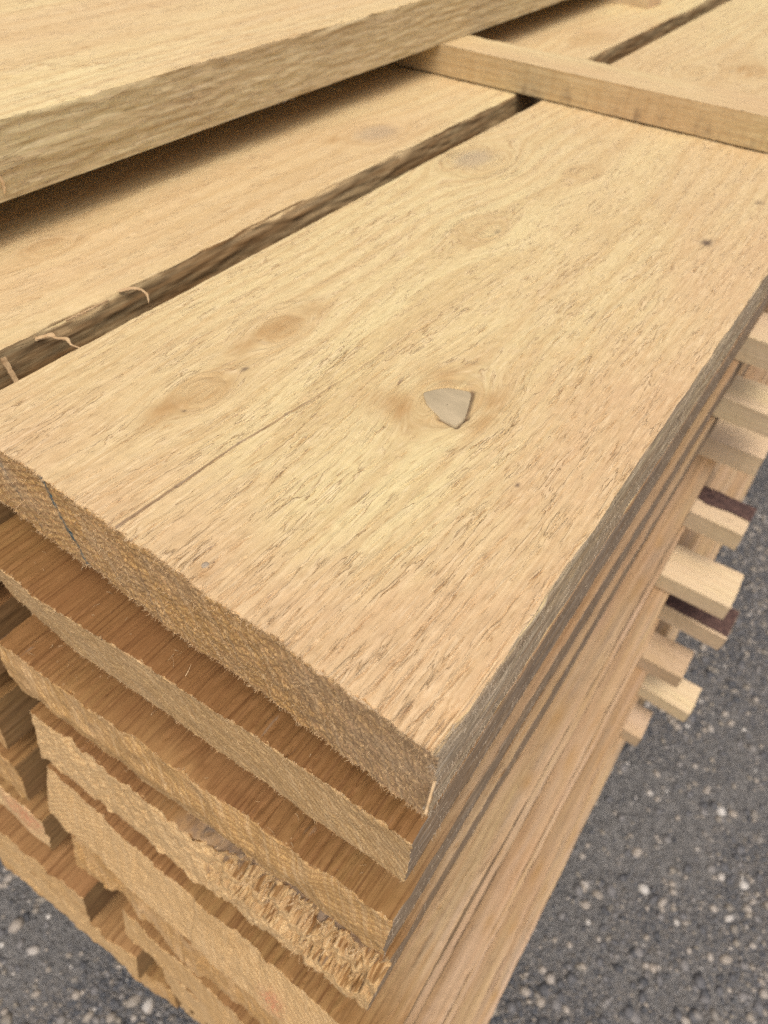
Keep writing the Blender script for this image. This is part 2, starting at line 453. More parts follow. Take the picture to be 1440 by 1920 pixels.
    o['grey'] = float(grey); o['pink'] = float(pink); o['tone'] = float(tone); o['endk'] = float(endk); o['endpale'] = float(endpale); o['saw'] = float(saw); o['rough'] = float(rough); o['warmside'] = float(warmside); o['pale'] = float(pale)
    # loose fibres along the edges
    if fuzz_n:
        fz = []
        for _ in range(fuzz_n):
            i = rng.randint(0, nx); j = rng.randint(0, nz) if rng.rand() < .55 else (0 if rng.rand() < .6 else nz - 1)
            p = cap[i, j]
            d = np.array([rng.normal(0, .5), -abs(rng.normal(.9, .4)), rng.normal(-.1, .6)])
            fz.append((p, d, rng.uniform(.0006, .0022), rng.uniform(.00008, .0002)))
        fibres('fibre_fuzz', fz, FIBRE, o, rng)
    if side_fuzz:
        fz = []
        for _ in range(side_fuzz):
            j = np.searchsorted(ys, y0 + .55 * rng.rand() ** 1.4)
            i = rng.randint(0, nz)
            if vn(ys[j] * 25, i * .15, seed + 50) < rng.uniform(-.4, .9): continue
            p = side[i, min(j, ny - 1)]
            d = np.array([abs(rng.normal(.2, .2)), -abs(rng.normal(.9, .5)), rng.normal(-.1, .3)])
            fz.append((p, d, rng.uniform(.001, .0036), rng.uniform(.00007, .00018)))
        fibres('fibre_fuzz', fz, FIBRE_GREY, o, rng)
    return o


def fibres(name, lst, mat, parent, rng, segs=4):
    V = []; F = []
    for p, d, L, w_ in lst:
        d = d / (np.linalg.norm(d) + 1e-9)
        side = np.cross(d, rng.normal(0, 1, 3)); side /= np.linalg.norm(side) + 1e-9
        c = rng.normal(0, .5, 3)
        o = len(V); q = np.array(p, float) - d * .0003
        up = np.cross(d, side)
        for s in range(segs + 1):
            t = s / segs; ww = w_ * (1 - .75 * t)
            V += [q + side * ww, q - side * ww * .6 + up * ww * .8, q - side * ww * .6 - up * ww * .8]
            d = d + c * .35; d /= np.linalg.norm(d)
            q = q + d * L / segs
        for s in range(segs):
            a = o + s * 3
            for k in range(3):
                b = (k + 1) % 3
                F.append((a + k, a + b, a + 3 + b, a + 3 + k))
    if not V: return None
    ob = link(name, tri_mesh(name, np.array(V), np.array(F), True), mat, parent)
    ob['kind'] = 'stuff'
    return ob


def ribbon(name, pts, wd, th, mat, parent, seed=0, wdir=(0, 0, 1)):
    """a splinter: flat tapering strip through pts"""
    rng = np.random.RandomState(seed)
    pts = np.array(pts, float)
    n = 26
    t = np.linspace(0, len(pts) - 1, n); idx = np.arange(len(pts))
    P = np.stack([np.interp(t, idx, pts[:, k]) for k in range(3)], -1)
    for _ in range(3):
        P[1:-1] = (P[:-2] + 2 * P[1:-1] + P[2:]) / 4
    wd = np.interp(np.linspace(0, 1, n), np.linspace(0, 1, len(wd)), wd)
    V = []; F = []
    for i in range(n):
        d = P[min(i + 1, n - 1)] - P[max(i - 1, 0)]; d /= np.linalg.norm(d) + 1e-12
        a = np.array(wdir, float); a = a - d * a.dot(d); a /= np.linalg.norm(a); b = np.cross(d, a)
        j = rng.normal(0, .12, 4)
        for (u, v), jj in zip(((-1, -1), (1, -1), (1, 1), (-1, 1)), j):
            V.append(P[i] + a * u * wd[i] * (1 + jj) + b * v * th * (1 + jj))
    for i in range(n - 1):
        for k in range(4):
            F.append((i * 4 + k, i * 4 + (k + 1) % 4, i * 4 + 4 + (k + 1) % 4, i * 4 + 4 + k))
    F.append((3, 2, 1, 0)); F.append(tuple((n - 1) * 4 + k for k in range(4)))
    return link(name, tri_mesh(name, np.array(V), np.array(F)), mat, parent)


# ---- the top plank, the one the picture is about
MAIN_KNOTS = [(-.0805, .141, .014, .6), (-.179, .139, .0105, .75), (-.172, .078, .010, .6), (-.217, .400, .024, .35),
              (-.145, .430, .010, .4), (-.155, .303, .013, .35), (-.123, .80, .02, .6), (-.17, .76, .016, .3)]
KA = np.array([(-.0935, .1395), (-.0865, .150), (-.0752, .1545), (-.0680, .136), (-.0685, .1285), (-.0765, .1285), (-.0865, .1325)])


def seg_dist(X, Y, a, b):
    ax, ay = a; bx_, by_ = b
    t = np.clip(((X - ax) * (bx_ - ax) + (Y - ay) * (by_ - ay)) / ((bx_ - ax) ** 2 + (by_ - ay) ** 2), 0, 1)
    return np.hypot(X - ax - t * (bx_ - ax), Y - ay - t * (by_ - ay)), t


def main_extra(Hm, at, xs, ys, X, Y):
    # the long check that runs in from the end
    line = [(-.1378, .0), (-.1362, .03), (-.1345, .0634), (-.1318, .09), (-.1288, .1168), (-.1258, .155), (-.123, .19)]
    wob = .0006 * fbm(Y * 60, Y * 0, 77, 3)
    for i in range(len(line) - 1):
        d, t = seg_dist(X + wob, Y, line[i], line[i + 1])
        fade = 1 - (i + t) / (len(line) - .5)
        g = np.exp(-(d / .00045) ** 2) * fade ** .35 * .9
        Hm -= .0016 * g
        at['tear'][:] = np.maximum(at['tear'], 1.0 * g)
        Hm += .0004 * np.exp(-((d - .0016) / .0008) ** 2) * fade
    d, t = seg_dist(X + wob, Y, (-.1415, .0), (-.131, .125))
    g = np.exp(-(d / .0004) ** 2) * (.7 - .4 * t) * (vn(Y * 90, Y * 0, 4) > -.3)
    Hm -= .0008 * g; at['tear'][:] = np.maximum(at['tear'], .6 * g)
    # dark fissure on two sides of the loose knot
    for a, b in ((KA[2], KA[3]), (KA[3], KA[4]), (KA[4], KA[5])):
        d, t = seg_dist(X, Y, a * 1.0, b * 1.0)
        g = np.exp(-(d / .0012) ** 2)
        Hm -= .0016 * g; at['dark'][:] = np.maximum(at['dark'], .85 * g)
    # the loose knot sits in a shallow socket
    inside = np.ones_like(X, bool)
    for i in range(len(KA)):
        a, b = KA[i], KA[(i + 1) % len(KA)]
        inside &= ((b[0] - a[0]) * (Y - a[1]) - (b[1] - a[1]) * (X - a[0])) < 0
    Hm[inside] = np.minimum(Hm[inside], -.0004)
    # orange-brown resin stains round the knots
    for (sx, sy, rx, ry, k) in ((-.100, .124, .014, .012, 1.1), (-.086, .156, .018, .009, .95), (-.064, .154, .009, .012, .8), (-.060, .138, .005, .012, .7),
                                (-.182, .118, .006, .016, .95), (-.177, .162, .007, .014, .7), (-.176, .060, .007, .018, .9),
                                (-.225, .35, .010, .05, .3), (-.19, .2, .006, .04, .22), (-.235, .20, .004, .05, .25), (-.15, .4, .02, .05, .2),
                                (-.097, .006, .005, .004, .5), (-.13, .82, .03, .04, .4), (-.20, .46, .012, .06, .22)):
        q = ((X - sx) / rx) ** 2 + ((Y - sy) / ry) ** 2
        at['knot'][:] = np.maximum(at['knot'], k * np.exp(-q) * (.75 + .5 * fbm(X * 160, Y * 60, 31)))
    # small dark flecks
    for (sx, sy, r, k) in ((-.0365, .3788, .0035, .95), (-.1686, .1026, .0014, .8), (-.0298, .1124, .0008, .9), (-.1682, .0638, .0007, .9),
                           (-.0262, .465, .003, .5), (-.2365, .395, .002, .5), (-.236, .38, .0016, .45), (-.146, .306, .002, .5)):
        q = ((X - sx) / r) ** 2 + ((Y - sy) / (r * 1.5)) ** 2
        at['dark'][:] = np.maximum(at['dark'], k * np.exp(-q * (1 + .6 * vn(X * 900, Y * 900, 8))))
    q = ((X + .219) / .012) ** 2 + ((Y - .40) / .022) ** 2
    at['bluish'][:] = np.maximum(at['bluish'], .6 * np.exp(-q ** 2))


def main_cap(at, Xe, Zr):
    p = np.zeros_like(Xe)
    for a, b, k in (((-.1825, .0), (-.1735, -.05), 1.0), ((-.216, -.008), (-.203, -.045), .35)):
        d, t = seg_dist(Xe, Zr, a, b)
        d = d + .0006 * vn(Xe * 500, Zr * 500, 2)
        p = np.maximum(p, k * np.exp(-(np.maximum(d, 0) / .0014) ** 2) * (.85 + .4 * vn(Zr * 260, Xe * 100, 3)))
    at['paint'] = np.clip(p, 0, 1)
    dk = np.zeros_like(Xe)
    d, t = seg_dist(Xe, Zr, (-.1305, -.018), (-.1255, -.05)); dk = np.maximum(dk, .55 * np.exp(-(d / .0005) ** 2))
    for (sx, sz, r) in ((-.160, -.010, .0012), (-.158, -.012, .001), (-.048, -.030, .004), (-.044, -.038, .003), (-.065, -.028, .002), (-.052, -.041, .003)):
        dk = np.maximum(dk, .55 * np.exp(-((Xe - sx) ** 2 + (Zr - sz) ** 2) / r ** 2) * (.6 + .8 * vn(Xe * 900, Zr * 900, 6)))
    at['dark'] = np.clip(dk, 0, 1)
    at['bluish'] = .6 * np.clip(.55 * fbm(Xe * 50, Zr * 60, 19) + .1 + .9 * np.exp(-((Xe + .005) / .03) ** 2), 0, .7)


main_extra.cap = main_cap


def wane_main(y):
    """the broken front corner"""
    return np.where(y < .09, .0008 + .0042 * np.clip((.05 - y) / .05, 0, 1) ** 1.3, 0) * (1 + .25 * vn(y * 160, y * 0, 3))


def pink_main(X, Y):
    return np.clip(.75 * np.exp(-(-X / .045) ** 2 * .6) + .75 * np.exp(-(Y / .05) ** 2) + .25 * fbm(X * 10, Y * 5, 3), 0, 1)


main = plank('corner plank on top, with a loose grey knot and blue paint stroke on its end',
             -.2420, .005, .0, 2.4, 0.0, .05, yaw_end=.001, dx=.00031, dy=.0005, dz=.0006, grow=14., knee=.10, seed=3, pith=(-.005, -.16), grey=.95,
             pink=.8, rough=1.0, tears=2600, tear_len=.0045, tear_w=.00020, tear_d=.0006, ang=.04, knots=MAIN_KNOTS, end_rough=.0007, edge=.0008,
             extra=main_extra, fuzz_n=4200, side_rough=.0008, wane=wane_main, pinkfn=pink_main, dens_bias=(lambda x, y: .25 - 1.3 * max(0, (-x - .09) / .10) + .9 * max(0, (.03 - y) / .03) - .55 * max(0, min(1, (y - .12) / .3))), tear_ymax=.75, side_fuzz=7000)

# the loose knot, the pin knot and the splinters are parts of the plank
def knot_piece(name, outline, z, mat, parent, label=None):
    c = outline.mean(0); V = []; F = []; n = 48
    t = np.linspace(0, len(outline), n, endpoint=False); o2 = np.vstack([outline, outline[:1]])
    R = np.stack([np.interp(t, np.arange(len(o2)), o2[:, k]) for k in range(2)], -1)
    for _ in range(2): R = (np.roll(R, 1, 0) + 2 * R + np.roll(R, -1, 0)) / 4
    for q, zz in ((1.0, z - .002), (.99, z - .0001), (.93, z + .0001), (.55, z + .0002), (.25, z + .0003), (.02, z + .0003)):
        for p in R:
            r = c + (p - c) * q
            V.append((r[0], r[1], zz + .00012 * float(vn(r[0] * 500, r[1] * 400, 3))))
    for k in range(5):
        for i in range(n):
            F.append((k * n + i, k * n + (i + 1) % n, (k + 1) * n + (i + 1) % n, (k + 1) * n + i))
    o = link(name, tri_mesh(name, np.array(V), np.array(F), True), mat, parent)
    if label: o['label'] = label
    return o


KNOT = plain_material('dead_knot', (.35, .29, .18), (.46, .38, .24), 60., .7, (1, 2.2, 1), .0002)
FIBRE_DULL = plain_material('wood_fibre_dull', (.55, .40, .22), (.36, .23, .11), 200.)
PIN = plain_material('pin_knot', (.30, .26, .20), (.42, .33, .22), 700., .8)
knot_piece('knot', KA, 0.0001, KNOT, main, 'loose grey-green knot with a dark crack beside it')
a = np.linspace(0, 2 * math.pi, 9)[:-1]
knot_piece('knot', np.stack([-.0989 + .0016 * np.cos(a), .0088 + .0016 * np.sin(a)], -1), .0002, PIN, main, 'tiny grey pin knot near the cut end')

ribbon('splinter', [(.0008, .092, -.001), (.0028, .060, -.0015), (.0034, .036, -.0035), (.0028, .018, -.008), (.0032, .006, -.016), (.0045, -.0005, -.027), (.0050, -.003, -.034)],
       [.0004, .001, .0013, .0015, .0017, .0021, .0024], .0004, FIBRE, main, 1, (.1, 0, 1))
ribbon('splinter', [(.0015, .070, -.0005), (.0022, .045, -.0012), (.0018, .022, -.002), (.0010, .008, -.003), (.0003, -.001, -.004)],
       [.0003, .0007, .0008, .0009, .0006], .0003, FIBRE, main, 2, (.5, 0, .8))
ribbon('splinter', [(.0022, .080, -.006), (.0036, .050, -.008), (.0042, .028, -.013), (.0036, .012, -.022), (.0042, .002, -.035), (.0036, -.001, -.042)],
       [.0003, .0007, .0009, .0011, .0010, .0004], .0003, FIBRE_GREY, main, 3, (.1, 0, 1))
ribbon('splinter', [(.0022, .05, -.016), (.0034, .03, -.018), (.0032, .012, -.025), (.0040, .000, -.031)],
       [.0002, .0005, .0006, .0003], .0003, FIBRE_GREY, main, 4, (.1, 0, 1))


# ---- second plank of the top layer
def left_wave(y): return 0.0


def left_extra(Hm, at, xs, ys, X, Y):
    for (sx, sy, rx, ry, k) in ((-.322, .362, .007, .010, .8), (-.30, .30, .012, .06, .3), (-.29, .22, .01, .05, .28), (-.345, .16, .012, .03, .3), (-.28, .42, .012, .05, .3)):
        q = ((X - sx) / rx) ** 2 + ((Y - sy) / ry) ** 2
        at['knot'][:] = np.maximum(at['knot'], k * np.exp(-q) * (.7 + .5 * fbm(X * 160, Y * 60, 32)))
    q = ((X + .305) / .014) ** 2 + ((Y - .395) / .022) ** 2
    at['bluish'][:] = np.maximum(at['bluish'], .5 * np.exp(-q ** 2))


def left_wane(y):
    return .0003 + .0022 * np.clip(vn(y * 22, y * 0, 9), 0, 1) + .0016 * np.clip(vn(y * 8, y * 0, 19), 0, 1) + .003 * np.exp(-((y - .085) / .02) ** 2)


left = plank('pale plank with a ragged waney edge lying across the narrow gap from the corner plank', -.520, -.2685, -.02, 2.4, 0.0, .05,
             dx=.0016, dy=.0014, dz=.0016, grow=6., knee=.2, seed=8, pith=(.02, -.2), grey=1.0, pink=.35, warmside=1.0, rough=.6, tears=400, tear_len=.006, tear_w=.0008,
             tear_d=.0005, knots=[(-.305, .395, .018, .3), (-.338, .118, .010, .5), (-.30, .80, .02, .5)], edge=.001, extra=left_extra,
             wane=left_wane, side_rough=.0014, tear_ymax=1.2, tone=1.0)
# ribbons torn from its edge that bridge the gap
ribbon('splinter', [(-.2690, .0600, -.003), (-.2640, .0665, -.0015), (-.2600, .0655, -.002), (-.2550, .0690, -.0015), (-.2500, .0665, -.002), (-.2462, .0690, -.0035)], [.0009, .0012, .0005, .0009, .0004, .0002], .0004, FIBRE_DULL, left, 11, (0, 1, .3))
ribbon('splinter', [(-.2690, .112, .000), (-.2650, .1185, .0005), (-.2610, .1205, .000), (-.2565, .1205, -.001), (-.2520, .1170, -.003)], [.0008, .0010, .0005, .0006, .0002], .0004, FIBRE_DULL, left, 12, (0, 1, .3))
ribbon('splinter', [(-.2660, .0405, -.002), (-.2620, .0400, -.010), (-.2560, .039, -.022), (-.2520, .038, -.032)], [.0012, .0012, .0011, .0007], .0005, FIBRE_DULL, left, 13, (0, 1, .0))
ribbon('splinter', [(-.2680, .078, -.001), (-.2665, .09, -.0005), (-.2675, .104, -.001)], [.0008, .0010, .0005], .0004, FIBRE_DULL, left, 14, (1, 0, .2))


# ---- the board resting above on the stickers
def upper_extra(Hm, at, xs, ys, X, Y):
    d, t = seg_dist(X + .0008 * fbm(Y * 40, Y * 0, 3), Y, (-.402, .08), (-.410, .55))
    g = np.exp(-(d / .0009) ** 2) * (.5 + .5 * vn(Y * 25, Y * 0, 1))
    Hm -= .001 * g; at['tear'][:] = np.maximum(at['tear'], g * .9)


upper = plank('thinner board raised above all the others on sticks, across the upper left corner',
              -.60, -.352, -.03, 2.4, .063, .038, dx=.0016, dy=.0014, dz=.0012, grow=6., knee=.25, seed=12, pith=(.01, -.22), grey=.35, pink=.1,
              rough=.8, tears=900, tear_len=.004, tear_w=.0008, tear_d=.0006, knots=[(-.47, .62, .016, .5)], edge=.001, extra=upper_extra,
              side_rough=.0009, tear_ymax=.9, tone=1.06, side_fuzz=3000)
rg = np.random.RandomState(4)
ribbon('splinter', [(-.3516, .112, .060), (-.3508, .113, .052), (-.3510, .111, .043), (-.3506, .113, .034), (-.3512, .112, .029)], [.0006, .0007, .0006, .0008, .0003], .0004, FIBRE, upper, 21, (0, 1, 0))


# ---- the layers below
def saw_extra(seed, marks=(), red=()):
    def f(Hm, at, xs, ys, X, Y):
        # shallow arcs left by the saw across the grain
        Hm += .00012 * np.sin((Y + .05 * X + .4 * X ** 2) * 2600 + 2 * vn(X * 20, Y * 20, seed))
        for (sx, sy, rx, ry, k) in marks:
            q = ((X - sx) / rx) ** 2 + ((Y - sy) / ry) ** 2
            at['knot'][:] = np.maximum(at['knot'], k * np.exp(-q) * (.7 + .6 * fbm(X * 200, Y * 90, seed + 2)))
    def cap(at, Xe, Zr):
        r = np.zeros_like(Xe)
        for (sx, sz, rx, rz) in red:
            r = np.maximum(r, np.exp(-((Xe - sx) / rx) ** 2 - ((Zr - sz) / rz) ** 2))
        at['red'] = r
        at['knot'] = np.clip(.5 * fbm(Xe * 22, Zr * 30, seed + 3), 0, .5)
    f.cap = cap
    return f


l3_base = saw_extra(3, [(-.12, -.02, .03, .01, .9)])


def l3_extra(Hm, at, xs, ys, X, Y):
    l3_base(Hm, at, xs, ys, X, Y)
    # torn, dirty patch behind the splintered corner
    q = np.clip(1.3 - ((X + .065) / .065) ** 4 - ((Y + .012) / .022) ** 4, 0, 1)
    t = np.clip(.5 + fbm(X * 260, Y * 160, 61), 0, 1)
    at['bluish'][:] = q * (.3 + .4 * t)
    at['dark'][:] = q * np.clip(fbm(X * 500, Y * 260, 62) * 2 - .1, 0, .6)
    Hm += q * (.0028 * fbm(X * 330, Y * 220, 63) - .001)


l3_extra.cap = l3_base.cap


def end_l1(x, z):     # a planed facet on the left half
    return np.where(x < -.11, -.004 * np.clip((-.11 - x) / .10, 0, 1) * (1 + z / .05 * 1.0), 0) + .004 * np.clip((-.20 - x) / .05, 0, 1)


def end_l2(x, z):     # a ridge where two saw cuts met
    zc = -.030 + .05 * np.clip(x + .10, -.06, .1) * -.10
    return -.005 + .20 * np.abs(z - zc) * np.where(z > zc, .9, .35) + .0012 * vn(x * 90, z * 90, 8)


def end_l3(x, z):     # splintered into steps at the right
    x = x + .0012 * vn(z * 120, x * 30, 6)
    step = np.floor((x + .3) / .0045)
    hr = _tab[(step.astype(int) * 7) & 511, 3]; hr2 = _tab[(step.astype(int) * 5) & 511, 9]
    k = np.clip((x + .115) / .03, 0, 1)
    lay = np.clip((z + .050) / .05, 0, 1)
    hr = .6 * hr + .4 * np.clip(.5 + fbm(x * 900, z * 60, 7, 2), 0, 1)
    st = np.where(lay > .70 + .2 * hr2, .013 + .007 * hr, np.where(lay > .30 + .25 * hr, .006 + .005 * hr2, .003 * hr))
    slope = .012 * lay
    return -.010 + k * st * (1 + .25 * fbm(x * 500, z * 90, 5, 2)) + (1 - k) * slope * .6 + .001 * vn(x * 200, z * 200, 4)


def end_rough_big(seed, amp):
    def f(x, z):
        return amp * fbm(x * 28, z * 9, seed, 3) + amp * .3 * fbm(x * 160, z * 120, seed + 4, 2) + amp * .25 * np.sign(vn(x * 60, z * 4, seed + 1))
    return f


xr = [.002, .003, .006, .009, .028, .033, .052, .059, .078, .086, .101]
xl = [-.247, -.252, -.256, -.258, -.264, -.250, -.205, -.170, -.145, -.140, -.135]
xg = [0, -.272, -.276, -.280, -.282, -.275, -.237, -.192, -.165, -.165, -.160]      # right edges of the second column
sl = [0, 0, 0, .003, .017, .010, .010, .008, .006, .006, .006]
ye = [0, -.003, -.014, -.022, -.046, -.060, -.072, -.082, -.080, -.082, -.084]
yw = [0, -.014, -.018, -.014, -.005, -.006, -.006, -.006, -.008, -.008, -.008]
LAB = {
    1: 'plank with a smooth light end, directly under the knotty corner plank',
    2: 'plank with a slanted ridge across its cut end, third from the top at the corner',
    3: 'plank with a splintered stepped end and pale torn corner, fourth from the top',
    4: 'plank with a pinkish ringed end and a small red mark, just below the splintered one',
    5: 'plank with a chewed orange-brown end, sixth from the top at the corner',
    6: 'plank at the corner whose pinkish side shows as a pale stripe, seventh from the top',
    7: 'corner plank with brown resin spots on its side, eighth from the top',
    8: 'corner plank with a grey streaked side, third from the bottom of the stack',
    9: 'corner plank second from the bottom, just above the lowest right edge',
    10: 'lowest plank at the corner, its peach side meeting the gravel in view',
}
for k in range(1, 11):
    kw = dict(slant=sl[k], dx=.0011 if k < 5 else .0016, dy=.0012 if k < 5 else .002, dz=.0011 if k < 5 else .0016, grow=14., knee=.10,
              seed=30 + k * 3, pith=(random.Random(k).uniform(-.06, .06), random.Random(k + 50).choice([-.14, .09, -.2])),
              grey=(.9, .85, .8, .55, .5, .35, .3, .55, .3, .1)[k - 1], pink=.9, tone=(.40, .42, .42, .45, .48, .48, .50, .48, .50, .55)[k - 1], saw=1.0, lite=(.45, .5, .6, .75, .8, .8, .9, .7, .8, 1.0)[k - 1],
              yaw_end=yw[k], edge=.001, side_rough=.0007, tears=500 if k < 5 else 200, tear_len=.007, tear_w=.0005, tear_d=.0011, ang=0.0,
              tear_ymax=.16 if k < 5 else .3, end_rough=.0004, fuzz_n=700 if k < 5 else 150, group='corner planks in the lower layers')
    kw['extra'] = saw_extra(k); kw['endk'] = (1, 1, .9, .9, 1, 1, .9, 1, .9, .9)[k - 1]; kw['endpale'] = (.45, .2, .6, .55, .15, .4, .5, .2, .4, .5)[k - 1]
    if k == 1: kw.update(end_fn=end_l1, end_rough=.0005, fuzz_n=1400, side_fuzz=2500)
    if k == 2: kw.update(end_fn=end_l2, end_rough=.0006, side_fuzz=1500, extra=saw_extra(k, [(-.19, -.018, .035, .010, .6), (-.13, -.014, .03, .008, .8), (-.10, .0, .02, .01, .35)]))
    if k == 3: kw.update(end_fn=end_l3, end_rough=.0007, side_fuzz=800, extra=l3_extra)
    if k == 4: kw.update(end_fn=end_rough_big(4, .0022), extra=saw_extra(k, [], [(-.046, -.035, .008, .01)]))
    if k == 5: kw.update(end_fn=end_rough_big(15, .0045), extra=saw_extra(k, [(-.15, -.04, .06, .03, .7)]))
    if k >= 4: kw['extra'] = saw_extra(k, ([(-.15, -.04, .06, .03, .7)] if k == 5 else []) + [(xr[k] - .006 - .004 * (i % 2), .12 + .11 * i + .03 * math.sin(k * 5 + i * 3), .0035, .010 + .006 * (i % 3), .9) for i in range(5)], [(-.046, -.035, .008, .01)] if k == 4 else [])
    if k > 5: kw.update(end_fn=end_rough_big(k, .0022))
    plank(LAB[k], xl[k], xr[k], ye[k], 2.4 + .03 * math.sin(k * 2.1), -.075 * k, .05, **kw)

l3 = [o for o in COL.objects if o.get('label') == LAB[3]][0]
rg = np.random.RandomState(9)
fz = []
for _ in range(220):
    x = rg.uniform(-.115, .003); z = -.225 - .05 * rg.rand() ** 1.5
    lay = (z + .275) / .05
    y = ye[3] + yw[3] * (x - .009) / -.267 - .010 + .014 * lay + rg.normal(0, .002)
    fz.append(((x, y, z), np.array([rg.normal(0, .22), -1, rg.normal(.05, .25)]), rg.uniform(.002, .006), rg.uniform(.0002, .0006)))
fibres('splinters', fz, FIBRE, l3, rg)

# ---- the second column of planks, beyond the gap
L2LAB = {
    1: 'shaded plank beyond the gap, directly under the ragged-edged one',
    2: 'plank beyond the gap at the left picture edge, third layer down',
    3: 'plank beyond the gap with a torn orange end, fourth layer down',
    4: 'plank left of the uppermost dark gap, with an orange-brown end',
    5: 'plank left of the dark gaps with red paint smudges on its pinkish end',
    6: 'plank with a pink-tinged end, left of the third dark gap',
    7: 'plank in the left column, eighth layer down, with a pale torn edge',
    8: 'plank left of the lowest dark gap, with a yellowish chipped end',
    9: 'plank in the left column, second from the ground',
    10: 'lowest plank of the left column, just above the gravel',
}
yl = [0, -.030, -.044, -.052, -.064, -.076, -.094, -.098, -.098, -.095, -.095]
for k in range(1, 11):
    x1 = xg[k]
    plank(L2LAB[k], x1 - .25, x1, yl[k], 2.4, -.075 * k, .05, yaw_end=-.020 if k in (6, 7, 8) else -.010, slant=.008, dx=.0022, dy=.0022, dz=.0016, grow=20., knee=.05, seed=80 + k * 3,
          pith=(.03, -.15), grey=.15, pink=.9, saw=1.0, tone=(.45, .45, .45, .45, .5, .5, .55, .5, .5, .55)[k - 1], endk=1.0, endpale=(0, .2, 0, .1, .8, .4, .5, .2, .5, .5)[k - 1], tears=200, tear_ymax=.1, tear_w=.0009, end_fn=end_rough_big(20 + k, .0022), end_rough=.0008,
          extra=saw_extra(k + 20, [], [(x1 - .03, -.02, .02, .02), (x1 - .012, -.012, .012, .008)] if k == 5 else []), group='planks of the second column')
LL = {7: 'third-column plank near the left picture edge, four layers above the gravel', 8: 'third-column plank near the left picture edge, three layers above the gravel', 9: 'third-column plank at the left picture edge, second above the gravel',
      10: 'third-column plank at the left picture edge, lowest above the gravel'}
for k in LL:
    x1 = xg[k] - .25 - .02
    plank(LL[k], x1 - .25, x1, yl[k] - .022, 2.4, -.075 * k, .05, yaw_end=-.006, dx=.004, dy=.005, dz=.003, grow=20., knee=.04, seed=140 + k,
          grey=.15, pink=.8, tone=.6, endk=1.0, endpale=.4, end_fn=end_rough_big(40 + k, .002), group='planks of the third column')


# ------------------------------------------------------------------ stickers
def stick(label, xa, xb, yc, zt, wd=.05, th=.025, yaw=0.0, seed=1, bark=None, tone=1.0, pink=.3, dx=.003, name='stacking_stick', dirt=False, roll=0):
    """a stick across the boards. built along its own +Y then turned, so that its grain runs along it"""
    L = xb - xa
    rng = np.random.RandomState(seed)

    def ex(Hm, at, xs, ys, X, Y):
        if seed % 2: Hm += .0002 * np.sin(Y * 900)
        if bark:
            q = np.clip(X / wd * 2 + .25 * vn(Y * 40, Y * 0, seed), -1, 1)
            at['dark'][:] = np.clip((q * bark - .05) * 9, 0, 1)
    def lf(at, Yl, Zr):
        if dirt:
            q = np.clip((Yl - .12) / .02, 0, 1) * np.clip((.42 - Yl) / .05, 0, 1) * np.clip((-Zr / th - .25) / .5, 0, 1)
            at['dark'] = np.clip((vn(Yl * 420, Zr * 130, 3) + vn(Yl * 120, Zr * 40, 5)) * 1.1 - .5, 0, 1) * q * .5
            at['pinkmask'] = np.clip(.9 * np.exp(-((Yl - .24) / .08) ** 2), 0, 1)
            at['knot'] = np.clip(.35 * vn(Yl * 500, Zr * 20, 7), 0, 1)
    me_o = plank(label, -wd / 2, wd / 2, 0, L, 0, th, dx=dx, dy=.003, dz=.0025, grow=1., knee=.1, seed=seed, pith=(.05, -.1), grey=0, pink=pink, tone=tone,
                 end_rough=.0004, edge=.0006, side_rough=.0003, extra=ex, left_fine=lf, endpale=.5, rough=.5, pale=0.0 if dirt else .8, group='sticks laid crosswise between the layers', cat='stick', name=name)
    # local +Y -> world -X (cut end at the right), local +X -> world +Y mirrored
    me_o.location = (xb, yc, H + zt)
    me_o.rotation_euler = (0, roll, math.radians(90) + yaw)
    return me_o


def bark_strip(parent, y0, y1, x0, x1, seed):
    n, m = 40, 8
    Y, X = np.meshgrid(np.linspace(y0, y1, n), np.linspace(x0, x1, m), indexing='ij')
    X = X + .002 * vn(Y * 80, Y * 0, seed) * (X < x1 - .0001)
    Z = .0006 + .0022 * (.6 + .5 * fbm(X * 200, Y * 90, seed)) * np.minimum(1, 8 * np.minimum((X - X.min()) / (x1 - x0), 1))
    P = np.stack([X, Y, Z], -1)
    me = mesh_from('bark', [(P, {}, True)], ())
    o = link('bark', me, BARK, parent)
    skirt = P[:, -1].copy(); low = skirt.copy(); low[:, 2] = -.012 + .004 * vn(low[:, 1] * 90, low[:, 1] * 0, seed)
    o['label'] = 'dark bark left along one edge'
    return o


YS = .585
stick('long stick lying over the knotty plank, its front side spotted with dark stains', -.62, .10, .592, .025, .052, .0235, seed=201, tone=1.0, pink=.5, yaw=math.radians(.8), dirt=True)
stick('short-ended stick under the raised board at the top picture edge', -.64, -.307, 1.02, .025, .05, .025, seed=202, tone=.95, pink=.9)
ends = [(.022, .585, 0, 'stick end just under the knotty corner plank, the highest of the column at the right'),
        (.045, .550, 0, 'stick end at the right picture edge, second from the top of its column'),
        (.066, .565, 0, 'pale stick end with saw ridges, third from the top of its column'),
        (.067, .607, 0, 'blunt pale stick end just above the bark-edged ones'),
        (.088, .571, 1, 'stick end with a strip of dark red bark, upper of the two bark-edged ones'),
        (.114, .542, 0, 'broad yellow stick end between the two bark-edged ones'),
        (.134, .561, 1, 'stick end with thick dark bark, lower of the two bark-edged ones'),
        (.116, .533, 0, 'brownish short stick end directly below the lower bark-edged one'),
        (.151, .543, 0, 'clean pinkish stick end, second from the bottom of the column'),
        (.116, .518, 0, 'lowest short stick end of the column, nearest the gravel')]
